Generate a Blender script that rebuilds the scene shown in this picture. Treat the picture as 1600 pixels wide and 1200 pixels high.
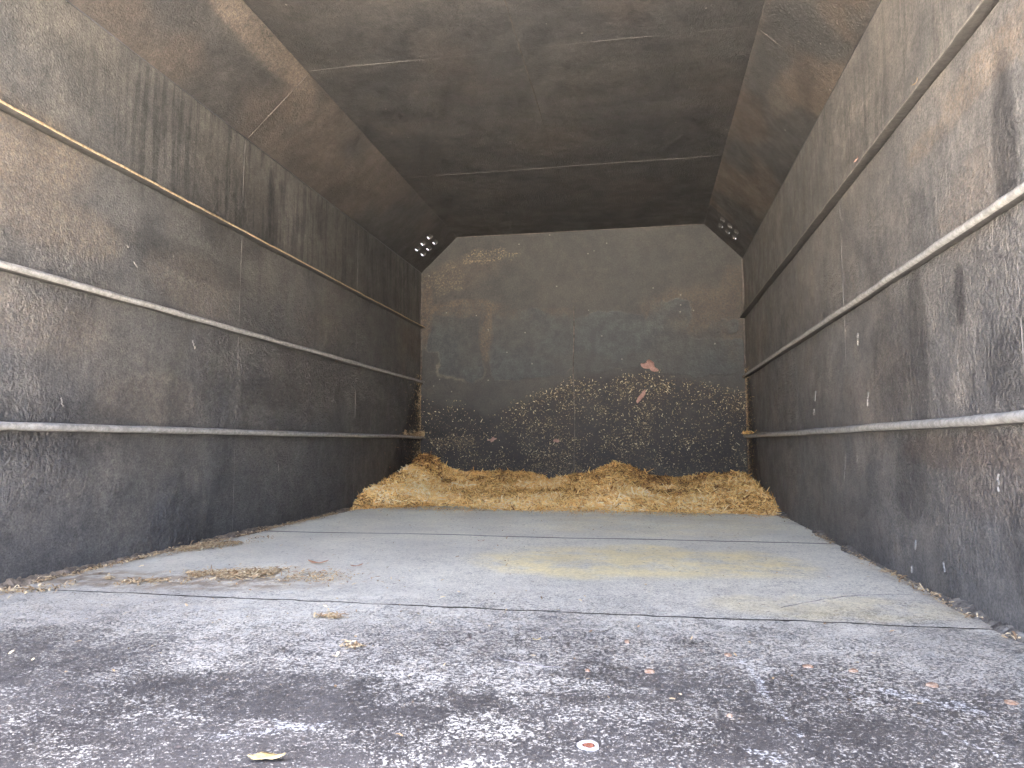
import bpy, math, random
import numpy as np
from mathutils import Vector, Matrix

for o in list(bpy.data.objects):
    bpy.data.objects.remove(o)
scene = bpy.context.scene
COL = scene.collection

# ------------------------------------------------------------------ camera
cd = bpy.data.cameras.new('camera')
cam = bpy.data.objects.new('camera', cd)
COL.objects.link(cam)
cd.sensor_width = 36.0
cd.lens = 1109.0 / 1600.0 * 36.0
cd.clip_start = 0.02
cd.clip_end = 2000
R = Matrix(((0.98345359, 0.01626851, 0.18042833),
            (0.18115684, -0.08218335, -0.98001433),
            (-0.00111517, 0.99648444, -0.08377066)))
cam.matrix_world = R.to_4x4()
scene.camera = cam
scene.render.resolution_x = 1024
scene.render.resolution_y = 768

# ------------------------------------------------------------------ world + sun
SUN_EL = math.radians(70)
SUN_AZ = math.radians(10)          # clockwise from +y (towards the closed front end of the body)
world = bpy.data.worlds.new('World')
scene.world = world
world.use_nodes = True
wn = world.node_tree
wn.nodes.clear()
wo = wn.nodes.new('ShaderNodeOutputWorld')
wb = wn.nodes.new('ShaderNodeBackground')
sk = wn.nodes.new('ShaderNodeTexSky')
sk.sky_type = 'NISHITA'
sk.sun_disc = False
sk.sun_elevation = SUN_EL
sk.sun_rotation = SUN_AZ
sk.air_density = 0.6
sk.dust_density = 10.0
sk.ozone_density = 1.0
wb.inputs['Strength'].default_value = 0.15
wn.links.new(sk.outputs[0], wb.inputs[0])
wn.links.new(wb.outputs[0], wo.inputs[0])

sl = bpy.data.lights.new('sun', 'SUN')
sl.energy = 3.5
sl.angle = math.radians(0.5)
sl.color = (1.0, 0.95, 0.86)
sun = bpy.data.objects.new('sun', sl)
COL.objects.link(sun)
sdir = Vector((math.sin(SUN_AZ) * math.cos(SUN_EL), math.cos(SUN_AZ) * math.cos(SUN_EL), math.sin(SUN_EL)))
sun.rotation_euler = (-sdir).to_track_quat('-Z', 'Y').to_euler()
sun.location = (0, 0, 8)

scene.view_settings.view_transform = 'Standard'
scene.view_settings.look = 'None'
scene.view_settings.gamma = 1.0
scene.view_settings.use_curve_mapping = False
scene.view_settings.exposure = 5.87

# ------------------------------------------------------------------ dimensions (metres)
XL, XR = -1.605, 0.693      # inner faces of the side walls
ZF, ZS, ZC = -0.365, 1.270, 1.527   # floor, foot of the slanted panels, ceiling
XCL, XCR = -1.335, 0.440    # ceiling edges
YB = 5.0                    # front bulkhead
Y0 = 0.10                   # rear opening: side walls and roof
YF0 = 0.06                  # rear end of the deck

rng = np.random.default_rng(7)
random.seed(7)

# ------------------------------------------------------------------ numpy noise
def vnoise(u, v, seed):
    iu = np.floor(u).astype(np.int64); iv = np.floor(v).astype(np.int64)
    fu = u - iu; fv = v - iv
    fu = fu * fu * (3 - 2 * fu); fv = fv * fv * (3 - 2 * fv)
    def h(a, b):
        n = (a * 374761393 + b * 668265263 + seed * 1274126177) & 0xffffffff
        n = ((n ^ (n >> 13)) * 1274126177) & 0xffffffff
        n = (n ^ (n >> 16)) & 0xffffffff
        return n / 4294967295.0
    a = h(iu, iv); b = h(iu + 1, iv); c = h(iu, iv + 1); d = h(iu + 1, iv + 1)
    return (a * (1 - fu) + b * fu) * (1 - fv) + (c * (1 - fu) + d * fu) * fv

def fbm(u, v, freq, seed, octv=4):
    s = np.zeros_like(u, dtype=float); amp = 1.0; tot = 0
    for i in range(octv):
        s += amp * vnoise(u * freq + 17.3 * i, v * freq + 5.1 * i, seed + i)
        tot += amp; amp *= 0.5; freq *= 2.03
    return s / tot          # 0..1, mean .5

def sst(a, b, x):
    t = np.clip((x - a) / (b - a), 0, 1)
    return t * t * (3 - 2 * t)

# ------------------------------------------------------------------ object helpers
def tag(o, label=None, cat=None, group=None, kind=None):
    if label: o['label'] = label
    if cat: o['category'] = cat
    if group: o['group'] = group
    if kind: o['kind'] = kind
    return o

def empty(name, loc=(0, 0, 0)):
    o = bpy.data.objects.new(name, None)
    COL.objects.link(o)
    o.location = loc
    o.empty_display_size = 0.1
    return o

def link(name, me, mat=None, parent=None, smooth=False):
    o = bpy.data.objects.new(name, me)
    COL.objects.link(o)
    if mat: me.materials.append(mat)
    if parent is not None:
        o.parent = parent
        o.location = -Vector(parent.location)      # meshes are written in world coordinates
    if smooth:
        me.polygons.foreach_set('use_smooth', [True] * len(me.polygons))
    return o

def mesh_np(name, V, Q, attrs=None, fattrs=None):
    me = bpy.data.meshes.new(name)
    V = np.asarray(V, dtype=np.float32); Q = np.asarray(Q, dtype=np.int32)
    me.vertices.add(len(V)); me.vertices.foreach_set('co', V.ravel())
    k = Q.shape[1]
    me.loops.add(Q.size); me.loops.foreach_set('vertex_index', Q.ravel())
    me.polygons.add(len(Q))
    me.polygons.foreach_set('loop_start', np.arange(0, Q.size, k, dtype=np.int32))
    me.update(calc_edges=True)
    for n, a in (attrs or {}).items():
        at = me.attributes.new(n, 'FLOAT', 'POINT'); at.data.foreach_set('value', np.asarray(a, np.float32).ravel())
    for n, a in (fattrs or {}).items():
        at = me.attributes.new(n, 'FLOAT', 'FACE'); at.data.foreach_set('value', np.asarray(a, np.float32).ravel())
    me.validate()
    return me

def grid(name, us, vs, fpos, mat, parent=None, attrs=None, flip=False, smooth=True):
    """fpos(U,V) -> (X,Y,Z); attrs(U,V) -> dict of arrays"""
    U, V = np.meshgrid(us, vs, indexing='ij')
    X, Y, Z = fpos(U, V)
    P = np.stack([X, Y, Z], -1).reshape(-1, 3)
    nu, nv = U.shape
    I = np.arange(nu * nv).reshape(nu, nv)
    Q = np.stack([I[:-1, :-1], I[1:, :-1], I[1:, 1:], I[:-1, 1:]], -1).reshape(-1, 4)
    if flip: Q = Q[:, ::-1]
    A = attrs(U, V) if attrs else None
    return link(name, mesh_np(name, P, Q, A), mat, parent, smooth)

def box(name, lo, hi, mat, parent=None):
    (x0, y0, z0), (x1, y1, z1) = lo, hi
    V = [(x0,y0,z0),(x1,y0,z0),(x1,y1,z0),(x0,y1,z0),(x0,y0,z1),(x1,y0,z1),(x1,y1,z1),(x0,y1,z1)]
    Q = [(0,3,2,1),(4,5,6,7),(0,1,5,4),(1,2,6,5),(2,3,7,6),(3,0,4,7)]
    return link(name, mesh_np(name, V, Q), mat, parent)

def sweep(name, path, prof, mat, parent=None, e1=None, e2=None, scale=None, caps=True, smooth=True, jitter=0.0):
    """sweep a 2D profile (closed list of (a,b)) along path, a along e1, b along e2 (fixed vectors)"""
    e1 = np.array(e1, float); e2 = np.array(e2, float)
    n, k = len(path), len(prof)
    V = []
    for i, p in enumerate(path):
        s = 1.0 if scale is None else scale[i]
        for (a, b) in prof:
            j = rng.normal(0, jitter) if jitter else 0
            V.append(np.array(p) + e1 * (a * s + j) + e2 * (b * s + j))
    Q = []
    for i in range(n - 1):
        for j in range(k):
            j2 = (j + 1) % k
            Q.append((i*k+j, i*k+j2, (i+1)*k+j2, (i+1)*k+j))
    me = bpy.data.meshes.new(name)
    F = [tuple(q) for q in Q]
    if caps:
        F.append(tuple(range(k))[::-1]); F.append(tuple((n-1)*k+j for j in range(k)))
    me.from_pydata([tuple(v) for v in V], [], F)
    me.update()
    return link(name, me, mat, parent, smooth)

# ------------------------------------------------------------------ materials
class NT:
    def __init__(s, name):
        s.m = bpy.data.materials.new(name); s.m.use_nodes = True
        s.t = s.m.node_tree; s.t.nodes.clear()
        s.out = s.t.nodes.new('ShaderNodeOutputMaterial')
        s.b = s.t.nodes.new('ShaderNodeBsdfPrincipled')
        s.t.links.new(s.b.outputs[0], s.out.inputs[0])
        s.tc = s.t.nodes.new('ShaderNodeTexCoord').outputs['Object']
    def set(s, inp, v):
        if hasattr(v, 'links') or isinstance(v, bpy.types.NodeSocket): s.t.links.new(v, inp)
        else: inp.default_value = v
    def mapc(s, scale=(1,1,1), loc=(0,0,0)):
        n = s.t.nodes.new('ShaderNodeMapping'); s.t.links.new(s.tc, n.inputs[0])
        n.inputs['Scale'].default_value = scale; n.inputs['Location'].default_value = loc
        return n.outputs[0]
    def noise(s, scale, detail=4, rough=0.55, vec=None, dist=0.0):
        n = s.t.nodes.new('ShaderNodeTexNoise')
        n.inputs['Scale'].default_value = scale; n.inputs['Detail'].default_value = detail
        n.inputs['Roughness'].default_value = rough; n.inputs['Distortion'].default_value = dist
        s.t.links.new(vec or s.tc, n.inputs['Vector'])
        return n.outputs['Fac']
    def voro(s, scale, vec=None, feat='F1', rand=1.0):
        n = s.t.nodes.new('ShaderNodeTexVoronoi'); n.feature = feat
        n.inputs['Scale'].default_value = scale; n.inputs['Randomness'].default_value = rand
        s.t.links.new(vec or s.tc, n.inputs['Vector'])
        return n.outputs['Distance'], n.outputs.get('Color')
    def ramp(s, f, a, b, lo=0.0, hi=1.0):
        n = s.t.nodes.new('ShaderNodeMapRange'); n.interpolation_type = 'SMOOTHSTEP'
        s.set(n.inputs['Value'], f)
        s.set(n.inputs['From Min'], a); s.set(n.inputs['From Max'], b)
        n.inputs['To Min'].default_value = lo; n.inputs['To Max'].default_value = hi
        return n.outputs[0]
    def math(s, op, a, b=0.0, clamp=False):
        n = s.t.nodes.new('ShaderNodeMath'); n.operation = op; n.use_clamp = clamp
        s.set(n.inputs[0], a); s.set(n.inputs[1], b)
        return n.outputs[0]
    def mix(s, f, a, b, mode='MIX'):
        n = s.t.nodes.new('ShaderNodeMix'); n.data_type = 'RGBA'; n.blend_type = mode
        s.set(n.inputs[0], f)
        def col(v): return v if isinstance(v, bpy.types.NodeSocket) else (v[0], v[1], v[2], 1)
        s.set(n.inputs[6], col(a)); s.set(n.inputs[7], col(b))
        return n.outputs[2]
    def attr(s, name):
        n = s.t.nodes.new('ShaderNodeAttribute'); n.attribute_name = name
        return n.outputs['Fac']
    def bump(s, h, strength=0.5, dist=0.01, normal=None):
        n = s.t.nodes.new('ShaderNodeBump')
        s.set(n.inputs['Strength'], strength); n.inputs['Distance'].default_value = dist
        s.t.links.new(h, n.inputs['Height'])
        if normal is not None: s.t.links.new(normal, n.inputs['Normal'])
        return n.outputs[0]
    def fin(s, color, rough=0.6, normal=None, spec=0.4, metal=0.0):
        s.set(s.b.inputs['Base Color'], color if isinstance(color, bpy.types.NodeSocket) else (*color, 1))
        s.set(s.b.inputs['Roughness'], rough); s.set(s.b.inputs['Metallic'], metal)
        s.b.inputs['Specular IOR Level'].default_value = spec
        if normal is not None: s.t.links.new(normal, s.b.inputs['Normal'])
        return s.m

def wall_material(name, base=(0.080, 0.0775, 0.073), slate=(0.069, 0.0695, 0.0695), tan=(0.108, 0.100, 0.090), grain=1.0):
    n = NT(name)
    big = n.noise(1.3, 5, 0.6)
    med = n.noise(9.0, 6, 0.65)
    c = n.mix(n.ramp(big, 0.38, 0.62), base, slate)
    c = n.mix(n.math('MULTIPLY', n.ramp(med, 0.5, 0.75), 0.55), c, tan)
    # painted-on masks carried by the mesh
    c = n.mix(n.math('MULTIPLY', n.attr('m_tan'), n.ramp(n.noise(70, 5, .8), 0.3, 0.7)), c, (0.135, 0.110, 0.086))
    c = n.mix(n.attr('m_rust'), c, n.mix(n.noise(30, 4, .7), (0.105, 0.076, 0.054), (0.07, 0.056, 0.045)))
    # vertical runs of dirt
    st = n.noise(1.0, 4, 0.6, vec=n.mapc((26, 26, 1.6)))
    st2 = n.noise(1.0, 5, 0.7, vec=n.mapc((75, 75, 5)))
    sm = n.math('MULTIPLY', n.attr('m_streak'), n.ramp(n.math('ADD', n.math('MULTIPLY', st, .6), n.math('MULTIPLY', st2, .4)), 0.47, 0.58))
    c = n.mix(n.math('MULTIPLY', sm, .85), c, (0.034, 0.035, 0.036))
    c = n.mix(n.attr('m_dark'), c, (0.020, 0.020, 0.021))
    # grain of the sprayed coating
    g = n.noise(170, 4, 0.75)
    c = n.mix(grain, c, n.mix(n.ramp(g, 0.3, 0.7), (0.62, 0.62, 0.62), (1.45, 1.42, 1.38)), 'MULTIPLY')
    g3 = n.noise(5.5, 6, 0.72)
    c = n.mix(0.75, c, n.mix(n.ramp(g3, 0.32, 0.68), (0.72, 0.73, 0.75), (1.30, 1.27, 1.22)), 'MULTIPLY')
    g2 = n.noise(38, 3, 0.6)
    c = n.mix(0.8, c, n.mix(n.ramp(g2, 0.3, 0.7), (0.8, 0.8, 0.81), (1.2, 1.19, 1.17)), 'MULTIPLY')
    # pale chips and nicks
    d, vc = n.voro(16)
    sep = n.t.nodes.new('ShaderNodeSeparateColor'); n.t.links.new(vc, sep.inputs[0])
    pick = n.math('GREATER_THAN', sep.outputs[0], 0.80)
    fl = n.math('LESS_THAN', n.math('ADD', d, n.math('MULTIPLY', n.noise(160, 2), 0.10)), 0.115)
    c = n.mix(n.math('MULTIPLY', n.math('MULTIPLY', pick, fl), 0.55), c, (0.28, 0.26, 0.22))
    d2, vc2 = n.voro(1.0, vec=n.mapc((11, 11, 3.2), (3, 1, 7)))
    sep2 = n.t.nodes.new('ShaderNodeSeparateColor'); n.t.links.new(vc2, sep2.inputs[0])
    pick2 = n.math('GREATER_THAN', sep2.outputs[1], 0.9)
    fl2 = n.math('LESS_THAN', n.math('ADD', d2, n.math('MULTIPLY', n.noise(120, 3, .8), 0.25)), 0.155)
    c = n.mix(n.math('MULTIPLY', n.math('MULTIPLY', pick2, fl2), 0.6), c, (0.30, 0.28, 0.25))
    # wrinkled, spattered relief
    wr = n.noise(78, 4, 0.6, dist=0.25)
    wr2 = n.noise(150, 3, 0.6)
    h = n.math('ADD', n.math('MULTIPLY', wr, n.attr('m_bump')), n.math('MULTIPLY', wr2, 0.28))
    nrm = n.bump(h, 1.0, 0.011)
    rough = n.ramp(med, 0.3, 0.7, 0.5, 0.72)
    return n.fin(c, rough, nrm, 0.45)

M_WALL = wall_material('dirty coated steel wall')
M_WALLR = wall_material('dirty brown coated steel wall', base=(0.118, 0.112, 0.103), slate=(0.099, 0.098, 0.095), tan=(0.165, 0.149, 0.128))
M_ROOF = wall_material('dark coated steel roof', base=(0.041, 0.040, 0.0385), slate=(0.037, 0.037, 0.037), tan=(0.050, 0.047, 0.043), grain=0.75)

def bulkhead_material():
    n = NT('stained steel bulkhead')
    big = n.noise(2.2, 5, 0.6)
    c = n.mix(n.ramp(big, 0.35, 0.65), (0.0300, 0.0295, 0.0265), (0.0245, 0.0255, 0.0240))
    c = n.mix(n.math('MULTIPLY', n.ramp(n.noise(12, 6, .7), .5, .7), .45), c, (0.045, 0.038, 0.031))
    sl = n.attr('m_slate')
    c = n.mix(n.math('MULTIPLY', sl, 0.85), c, n.mix(n.ramp(n.noise(14, 5, .7), .3, .7), (0.021, 0.0255, 0.0275), (0.034, 0.040, 0.042)))
    c = n.mix(n.attr('m_edge'), c, (0.070, 0.060, 0.050))
    c = n.mix(n.math('MULTIPLY', n.attr('m_rust'), n.ramp(n.noise(60, 5, .75), .36, .6)), c, (0.060, 0.043, 0.030))
    c = n.mix(n.attr('m_dark'), c, n.mix(n.ramp(n.noise(11, 6, .75), .35, .65), (0.0055, 0.0062, 0.0072), (0.017, 0.015, 0.0135)))
    c = n.mix(n.math('MULTIPLY', n.attr('m_tan'), n.ramp(n.noise(75, 6, .8), .50, .60)), c, (0.15, 0.11, 0.066))
    c = n.mix(0.9, c, n.mix(n.ramp(n.noise(110, 4, .75), .3, .7), (.66, .66, .66), (1.36, 1.36, 1.34)), 'MULTIPLY')
    c = n.mix(0.8, c, n.mix(n.ramp(n.noise(7, 7, .75), .35, .65), (.74, .75, .77), (1.26, 1.24, 1.18)), 'MULTIPLY')
    d, vc = n.voro(22)
    sep = n.t.nodes.new('ShaderNodeSeparateColor'); n.t.links.new(vc, sep.inputs[0])
    c = n.mix(n.math('MULTIPLY', n.math('MULTIPLY', n.math('GREATER_THAN', sep.outputs[0], .86), n.math('LESS_THAN', d, .12)), .5), c, (.2, .19, .16))
    h = n.math('ADD', n.math('MULTIPLY', n.noise(60, 4, .6), .35), n.math('MULTIPLY', sl, -0.35))
    return n.fin(c, 0.62, n.bump(h, 0.8, 0.006), 0.4)
M_BULK = bulkhead_material()

def floor_material():
    n = NT('worn speckled steel deck')
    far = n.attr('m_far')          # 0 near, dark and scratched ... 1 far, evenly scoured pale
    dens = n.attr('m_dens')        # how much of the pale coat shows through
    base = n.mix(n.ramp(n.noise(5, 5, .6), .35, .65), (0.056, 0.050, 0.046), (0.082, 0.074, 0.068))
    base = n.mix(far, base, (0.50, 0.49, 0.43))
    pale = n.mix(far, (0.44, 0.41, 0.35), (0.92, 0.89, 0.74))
    v = n.mapc((1, 1, 1))
    s1 = n.noise(185, 4, .8, vec=v)
    s2 = n.noise(420, 3, .7, vec=v)
    clump = n.noise(26, 5, .7, vec=v)
    sp = n.math('ADD', n.math('ADD', n.math('MULTIPLY', s1, .62), n.math('MULTIPLY', s2, .28)), n.math('MULTIPLY', clump, .18))
    # threshold: density 0 -> .70, density 1 -> .40
    thr = n.math('SUBTRACT', 0.700, n.math('MULTIPLY', dens, 0.28))
    f = n.ramp(sp, n.math('SUBTRACT', thr, .018), n.math('ADD', thr, .022))
    c = n.mix(f, base, pale)
    c = n.mix(n.math('MULTIPLY', n.attr('m_yellow'), n.ramp(n.noise(8, 5, .7), .3, .6)), c, n.mix(.62, c, (0.84, 0.69, 0.30)))
    c = n.mix(n.ramp(n.math('ADD', n.attr('m_scuff'), n.math('MULTIPLY', s1, 3.0)), 1.95, 2.3), c, (0.50, 0.49, 0.46))
    c = n.mix(n.math('MULTIPLY', n.attr('m_soil'), n.ramp(n.noise(20, 5, .7), .35, .6)), c, (0.25, 0.19, 0.13))
    c = n.mix(n.math('MULTIPLY', n.attr('m_joint'), .85), c, (0.06, 0.052, 0.045))
    # dark grit specks on the pale zone, drawn out along the load direction
    d, vc = n.voro(1.0, vec=n.mapc((34, 50, 30)))
    sep = n.t.nodes.new('ShaderNodeSeparateColor'); n.t.links.new(vc, sep.inputs[0])
    pk = n.math('MULTIPLY', n.math('GREATER_THAN', sep.outputs[0], .80), n.math('LESS_THAN', d, .17))
    c = n.mix(n.math('MULTIPLY', pk, .75), c, (0.12, 0.10, 0.09))
    c = n.mix(.8, c, n.mix(n.ramp(n.noise(85, 5, .8, vec=n.mapc((1, .55, 1))), .3, .7), (.80, .80, .80), (1.15, 1.15, 1.14)), 'MULTIPLY')
    c = n.mix(.55, c, n.mix(n.ramp(n.noise(3.2, 5, .65, vec=v), .3, .7), (.82, .82, .84), (1.14, 1.14, 1.12)), 'MULTIPLY')
    h = n.math('ADD', n.math('MULTIPLY', s1, .8), n.math('MULTIPLY', n.noise(30, 3, .5), .5))
    return n.fin(c, n.ramp(f, 0, 1, .42, .62), n.bump(h, 0.6, 0.004), .45)
M_FLOOR = floor_material()

def simple(name, ca, cb, scale, rough=.7, bump=0.4, dist=.004, spec=.35):
    n = NT(name)
    c = n.mix(n.ramp(n.noise(scale, 5, .7), .35, .65), ca, cb)
    return n.fin(c, rough, n.bump(n.noise(scale * 2.5, 4, .65), bump, dist), spec)
M_RAIL = simple('dusty pale rail', (0.19, 0.185, 0.17), (0.33, 0.32, 0.295), 70, .6, .5, .003)
M_RAILT = simple('tan dusty rail', (0.24, 0.17, 0.09), (0.42, 0.33, 0.21), 70, .65, .5, .003)
M_RAILG = simple('grey brushed rail', (0.11, 0.10, 0.085), (0.20, 0.185, 0.155), 70, .6, .5, .003)
M_RAILSHADE = simple('rail underside painted shade', (0.045, 0.042, 0.039), (0.075, 0.070, 0.064), 60, .6, .5, .003)  # shade under the rails, painted into the colour
M_BEADR = simple('faint roof weld', (0.06, 0.056, 0.05), (0.105, 0.098, 0.09), 60, .6, .5, .003)
M_BEAD = simple('weld bead', (0.085, 0.08, 0.075), (0.14, 0.13, 0.12), 60, .55, .6, .003)
M_BEADD = simple('dark weld bead', (0.035, 0.032, 0.028), (0.12, 0.10, 0.085), 25, .55, .6, .003)
M_SEAL = simple('crumbling edge sealant', (0.07, 0.06, 0.05), (0.20, 0.18, 0.15), 25, .85, 1.0, .008)
M_SEALT = simple('matted dusty edge litter', (0.10, 0.08, 0.06), (0.26, 0.205, 0.15), 30, .9, 1.0, .008)
M_OUT = simple('painted outer shell', (0.05, 0.055, 0.06), (0.07, 0.07, 0.075), 4, .5, .1, .002)
M_PLUG = simple('rusty plug', (0.22, 0.125, 0.075), (0.38, 0.28, 0.20), 120, .8, .8, .003)
M_PLUGR = simple('dark rust', (0.16, 0.055, 0.03), (0.30, 0.11, 0.06), 200, .8, .8, .003)
M_CHALK = simple('bare bright ring', (0.38, 0.37, 0.35), (0.58, 0.57, 0.54), 150, .6, .4, .002)
M_HAY = simple('matted chip bed', (0.22, 0.13, 0.05), (0.46, 0.30, 0.13), 60, .9, 1.0, .012)
M_GROUND = simple('concrete yard', (0.30, 0.28, 0.25), (0.38, 0.36, 0.33), 1.2, .85, .4, .01)
M_PEEL = simple('peeled coating lip', (0.10, 0.09, 0.085), (0.24, 0.22, 0.20), 60, .6, .4, .002)
M_GAP = simple('dirt packed joint', (0.045, 0.042, 0.04), (0.10, 0.085, 0.07), 40, .9, .5, .003)

def chip_material(name, cols):
    n = NT(name)
    r = n.t.nodes.new('ShaderNodeValToRGB')
    n.t.links.new(n.attr('rnd'), r.inputs[0])
    e = r.color_ramp.elements
    r.color_ramp.interpolation = 'LINEAR'
    e[0].position = 0; e[0].color = (*cols[0], 1)
    e[1].position = 1; e[1].color = (*cols[-1], 1)
    for i, c in enumerate(cols[1:-1]):
        x = e.new((i + 1) / (len(cols) - 1)); x.color = (*c, 1)
    c = n.mix(.5, r.outputs[0], n.mix(n.noise(90, 3, .6), (.7, .7, .7), (1.25, 1.25, 1.2)), 'MULTIPLY')
    return n.fin(c, .75, None, .3)
M_CHIP = chip_material('straw coloured wood chips', [(.09,.045,.02), (.30,.15,.055), (.74,.42,.14), (.94,.62,.22), (.96,.74,.34), (.97,.86,.58)])
M_CHIPW = chip_material('dried chips on steel', [(.03,.024,.017), (.07,.054,.036), (.18,.135,.08), (.42,.34,.20), (.80,.71,.48)])
M_CHIPD = chip_material('brown litter', [(.12,.075,.045), (.28,.18,.10), (.48,.34,.19), (.54,.42,.25), (.66,.54,.35)])

# ------------------------------------------------------------------ flakes
def flakes(name, P, N, L, W, mat, parent=None, tilt=0.5, rnd=None, lift=0.0, dirs=None):
    n = len(P)
    P = np.asarray(P, float); N = np.asarray(N, float)
    N = N + rng.normal(0, tilt, (n, 3)); N /= np.linalg.norm(N, axis=1)[:, None]
    D = rng.normal(0, 1, (n, 3)) if dirs is None else dirs + rng.normal(0, .35, (n, 3))
    D -= N * np.sum(D * N, 1)[:, None]; D /= np.linalg.norm(D, axis=1)[:, None] + 1e-9
    S = np.cross(N, D)
    L = np.asarray(L)[:, None] * .5; W = np.asarray(W)[:, None] * .5
    P = P + N * lift
    bow = N * (L * rng.uniform(-.05, .35, (n, 1)))
    tp = rng.uniform(.3, 1.0, (n, 1))
    a = P - D * L - S * W * tp; b = P - D * L + S * W * tp
    c = P - S * W + bow; d = P + S * W + bow
    e = P + D * L - S * W * tp * .6; f = P + D * L + S * W * tp * .6
    V = np.stack([a, b, c, d, e, f], 1).reshape(-1, 3)
    base = np.arange(n) * 6
    Q = np.concatenate([np.stack([base, base + 1, base + 3, base + 2], 1), np.stack([base + 2, base + 3, base + 5, base + 4], 1)])
    r = rng.beta(2.0, 1.6, n) if rnd is None else rnd
    me = mesh_np(name, V, Q, None, {'rnd': np.concatenate([r, r])})
    return link(name, me, mat, parent)

# ================================================================== ground
ground = link('ground', mesh_np('ground', [(-400, -400, -1.45), (400, -400, -1.45), (400, 400, -1.45), (-400, 400, -1.45)], [(0, 1, 2, 3)]), M_GROUND)
tag(ground, kind='structure')

# ================================================================== floor
floor = empty('floor', (0, 1.0, ZF)); tag(floor, kind='structure')
SEAMS = [YF0, 1.575, 2.80, 4.02, 5.03]
def seamy(x, y0, k):
    return y0 + 0.010 * (fbm(x, x * 0 + k, 2.2, 40 + k, 3) - .5) + 0.004 * (fbm(x, x * 0 + k, 14, 60 + k, 2) - .5)
def blob(X, Y, cx, cy, rx, ry, s, fr=9, amp=.9):
    d = ((X - cx) / rx) ** 2 + ((Y - cy) / ry) ** 2
    return 1 - sst(.45, 1.1, d + amp * (fbm(X, Y, fr, s, 4) - .5))
def seg(X, Y, pts, w, s, fr=30, amp=1.2):
    m = np.zeros_like(X)
    for (x0, y0), (x1, y1) in zip(pts[:-1], pts[1:]):
        dx, dy = x1 - x0, y1 - y0
        t = np.clip(((X - x0) * dx + (Y - y0) * dy) / (dx * dx + dy * dy), 0, 1)
        d = np.hypot(X - x0 - t * dx, Y - y0 - t * dy) / w
        m = np.maximum(m, 1 - sst(.5, 1.1, d + amp * (fbm(X, Y, fr, s, 3) - .5)))
    return m
def floor_attrs(X, Y):
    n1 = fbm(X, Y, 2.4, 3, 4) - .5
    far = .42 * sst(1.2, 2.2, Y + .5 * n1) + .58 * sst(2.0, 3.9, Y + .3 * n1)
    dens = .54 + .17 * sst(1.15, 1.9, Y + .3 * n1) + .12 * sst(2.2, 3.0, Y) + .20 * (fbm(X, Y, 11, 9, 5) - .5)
    edge = 1.10 + .12 * np.sin(X * 5 + 1) + .35 * (fbm(X, Y, 4, 21, 4) - .5)
    dens = dens - .15 * (1 - sst(edge - .12, edge + .16, Y))
    dens = dens - .16 * blob(X, Y, -.48, 1.0, .33, .10, 5)
    dens = dens + .12 * (1 - sst(-1.2, -.3, X)) * sst(1.1, 1.4, Y)
    for (cx, cy, rx, ry) in ((-.47, .885, .06, .04), (-.33, 1.02, .05, .05), (-.20, .94, .06, .05), (.02, 1.02, .12, .05), (-.10, 1.10, .14, .04)):
        dens = dens + .10 * blob(X, Y, cx, cy, rx, ry, 77, 16, 2.0)
    yel = .95 * blob(X, Y, -.02, 2.3, .55, .34, 11, 5) + .38 * blob(X, Y, .42, 1.72, .3, .14, 12, 6) + .3 * blob(X, Y, .1, 3.3, .6, .5, 12, 6)
    sc = np.maximum.reduce([
        .55 * seg(X, Y, [(.155, 1.285), (.171, 1.20), (.168, 1.12)], .011, 31),
        .5 * seg(X, Y, [(.168, 1.12), (.18, 1.058), (.187, .943)], .006, 32),
        .45 * seg(X, Y, [(.281, 1.243), (.296, 1.156), (.302, 1.12)], .009, 33),
        .55 * seg(X, Y, [(.352, 1.16), (.40, 1.13), (.44, 1.10)], .022, 34),
        .6 * seg(X, Y, [(.352, 1.09), (.368, 1.005), (.418, .941)], .006, 35),
        .5 * seg(X, Y, [(.128, .915), (.15, .895)], .020, 36),
        .6 * seg(X, Y, [(-.49, .90), (-.45, .885), (-.42, .90)], .013, 37, 60, 2),
        .5 * seg(X, Y, [(-.52, .84), (-.47, .87)], .016, 38, 70, 2.4)])
    soil = .8 * blob(X, Y, -1.25, 1.75, .45, .14, 51, 12) + .5 * (1 - sst(.0, .10, X - XL + .1 * (fbm(X, Y, 9, 52, 3) - .5))) \
        + .45 * sst(-.07, 0, X - XR + .08 * (fbm(X, Y, 9, 53, 3) - .5)) + .55 * sst(3.75, 4.0, Y + .25 * n1)
    return {'m_far': far, 'm_dens': np.clip(dens, -.2, 1.1), 'm_yellow': np.clip(yel, 0, 1), 'm_scuff': sc, 'm_soil': np.clip(soil, 0, 1)}
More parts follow.
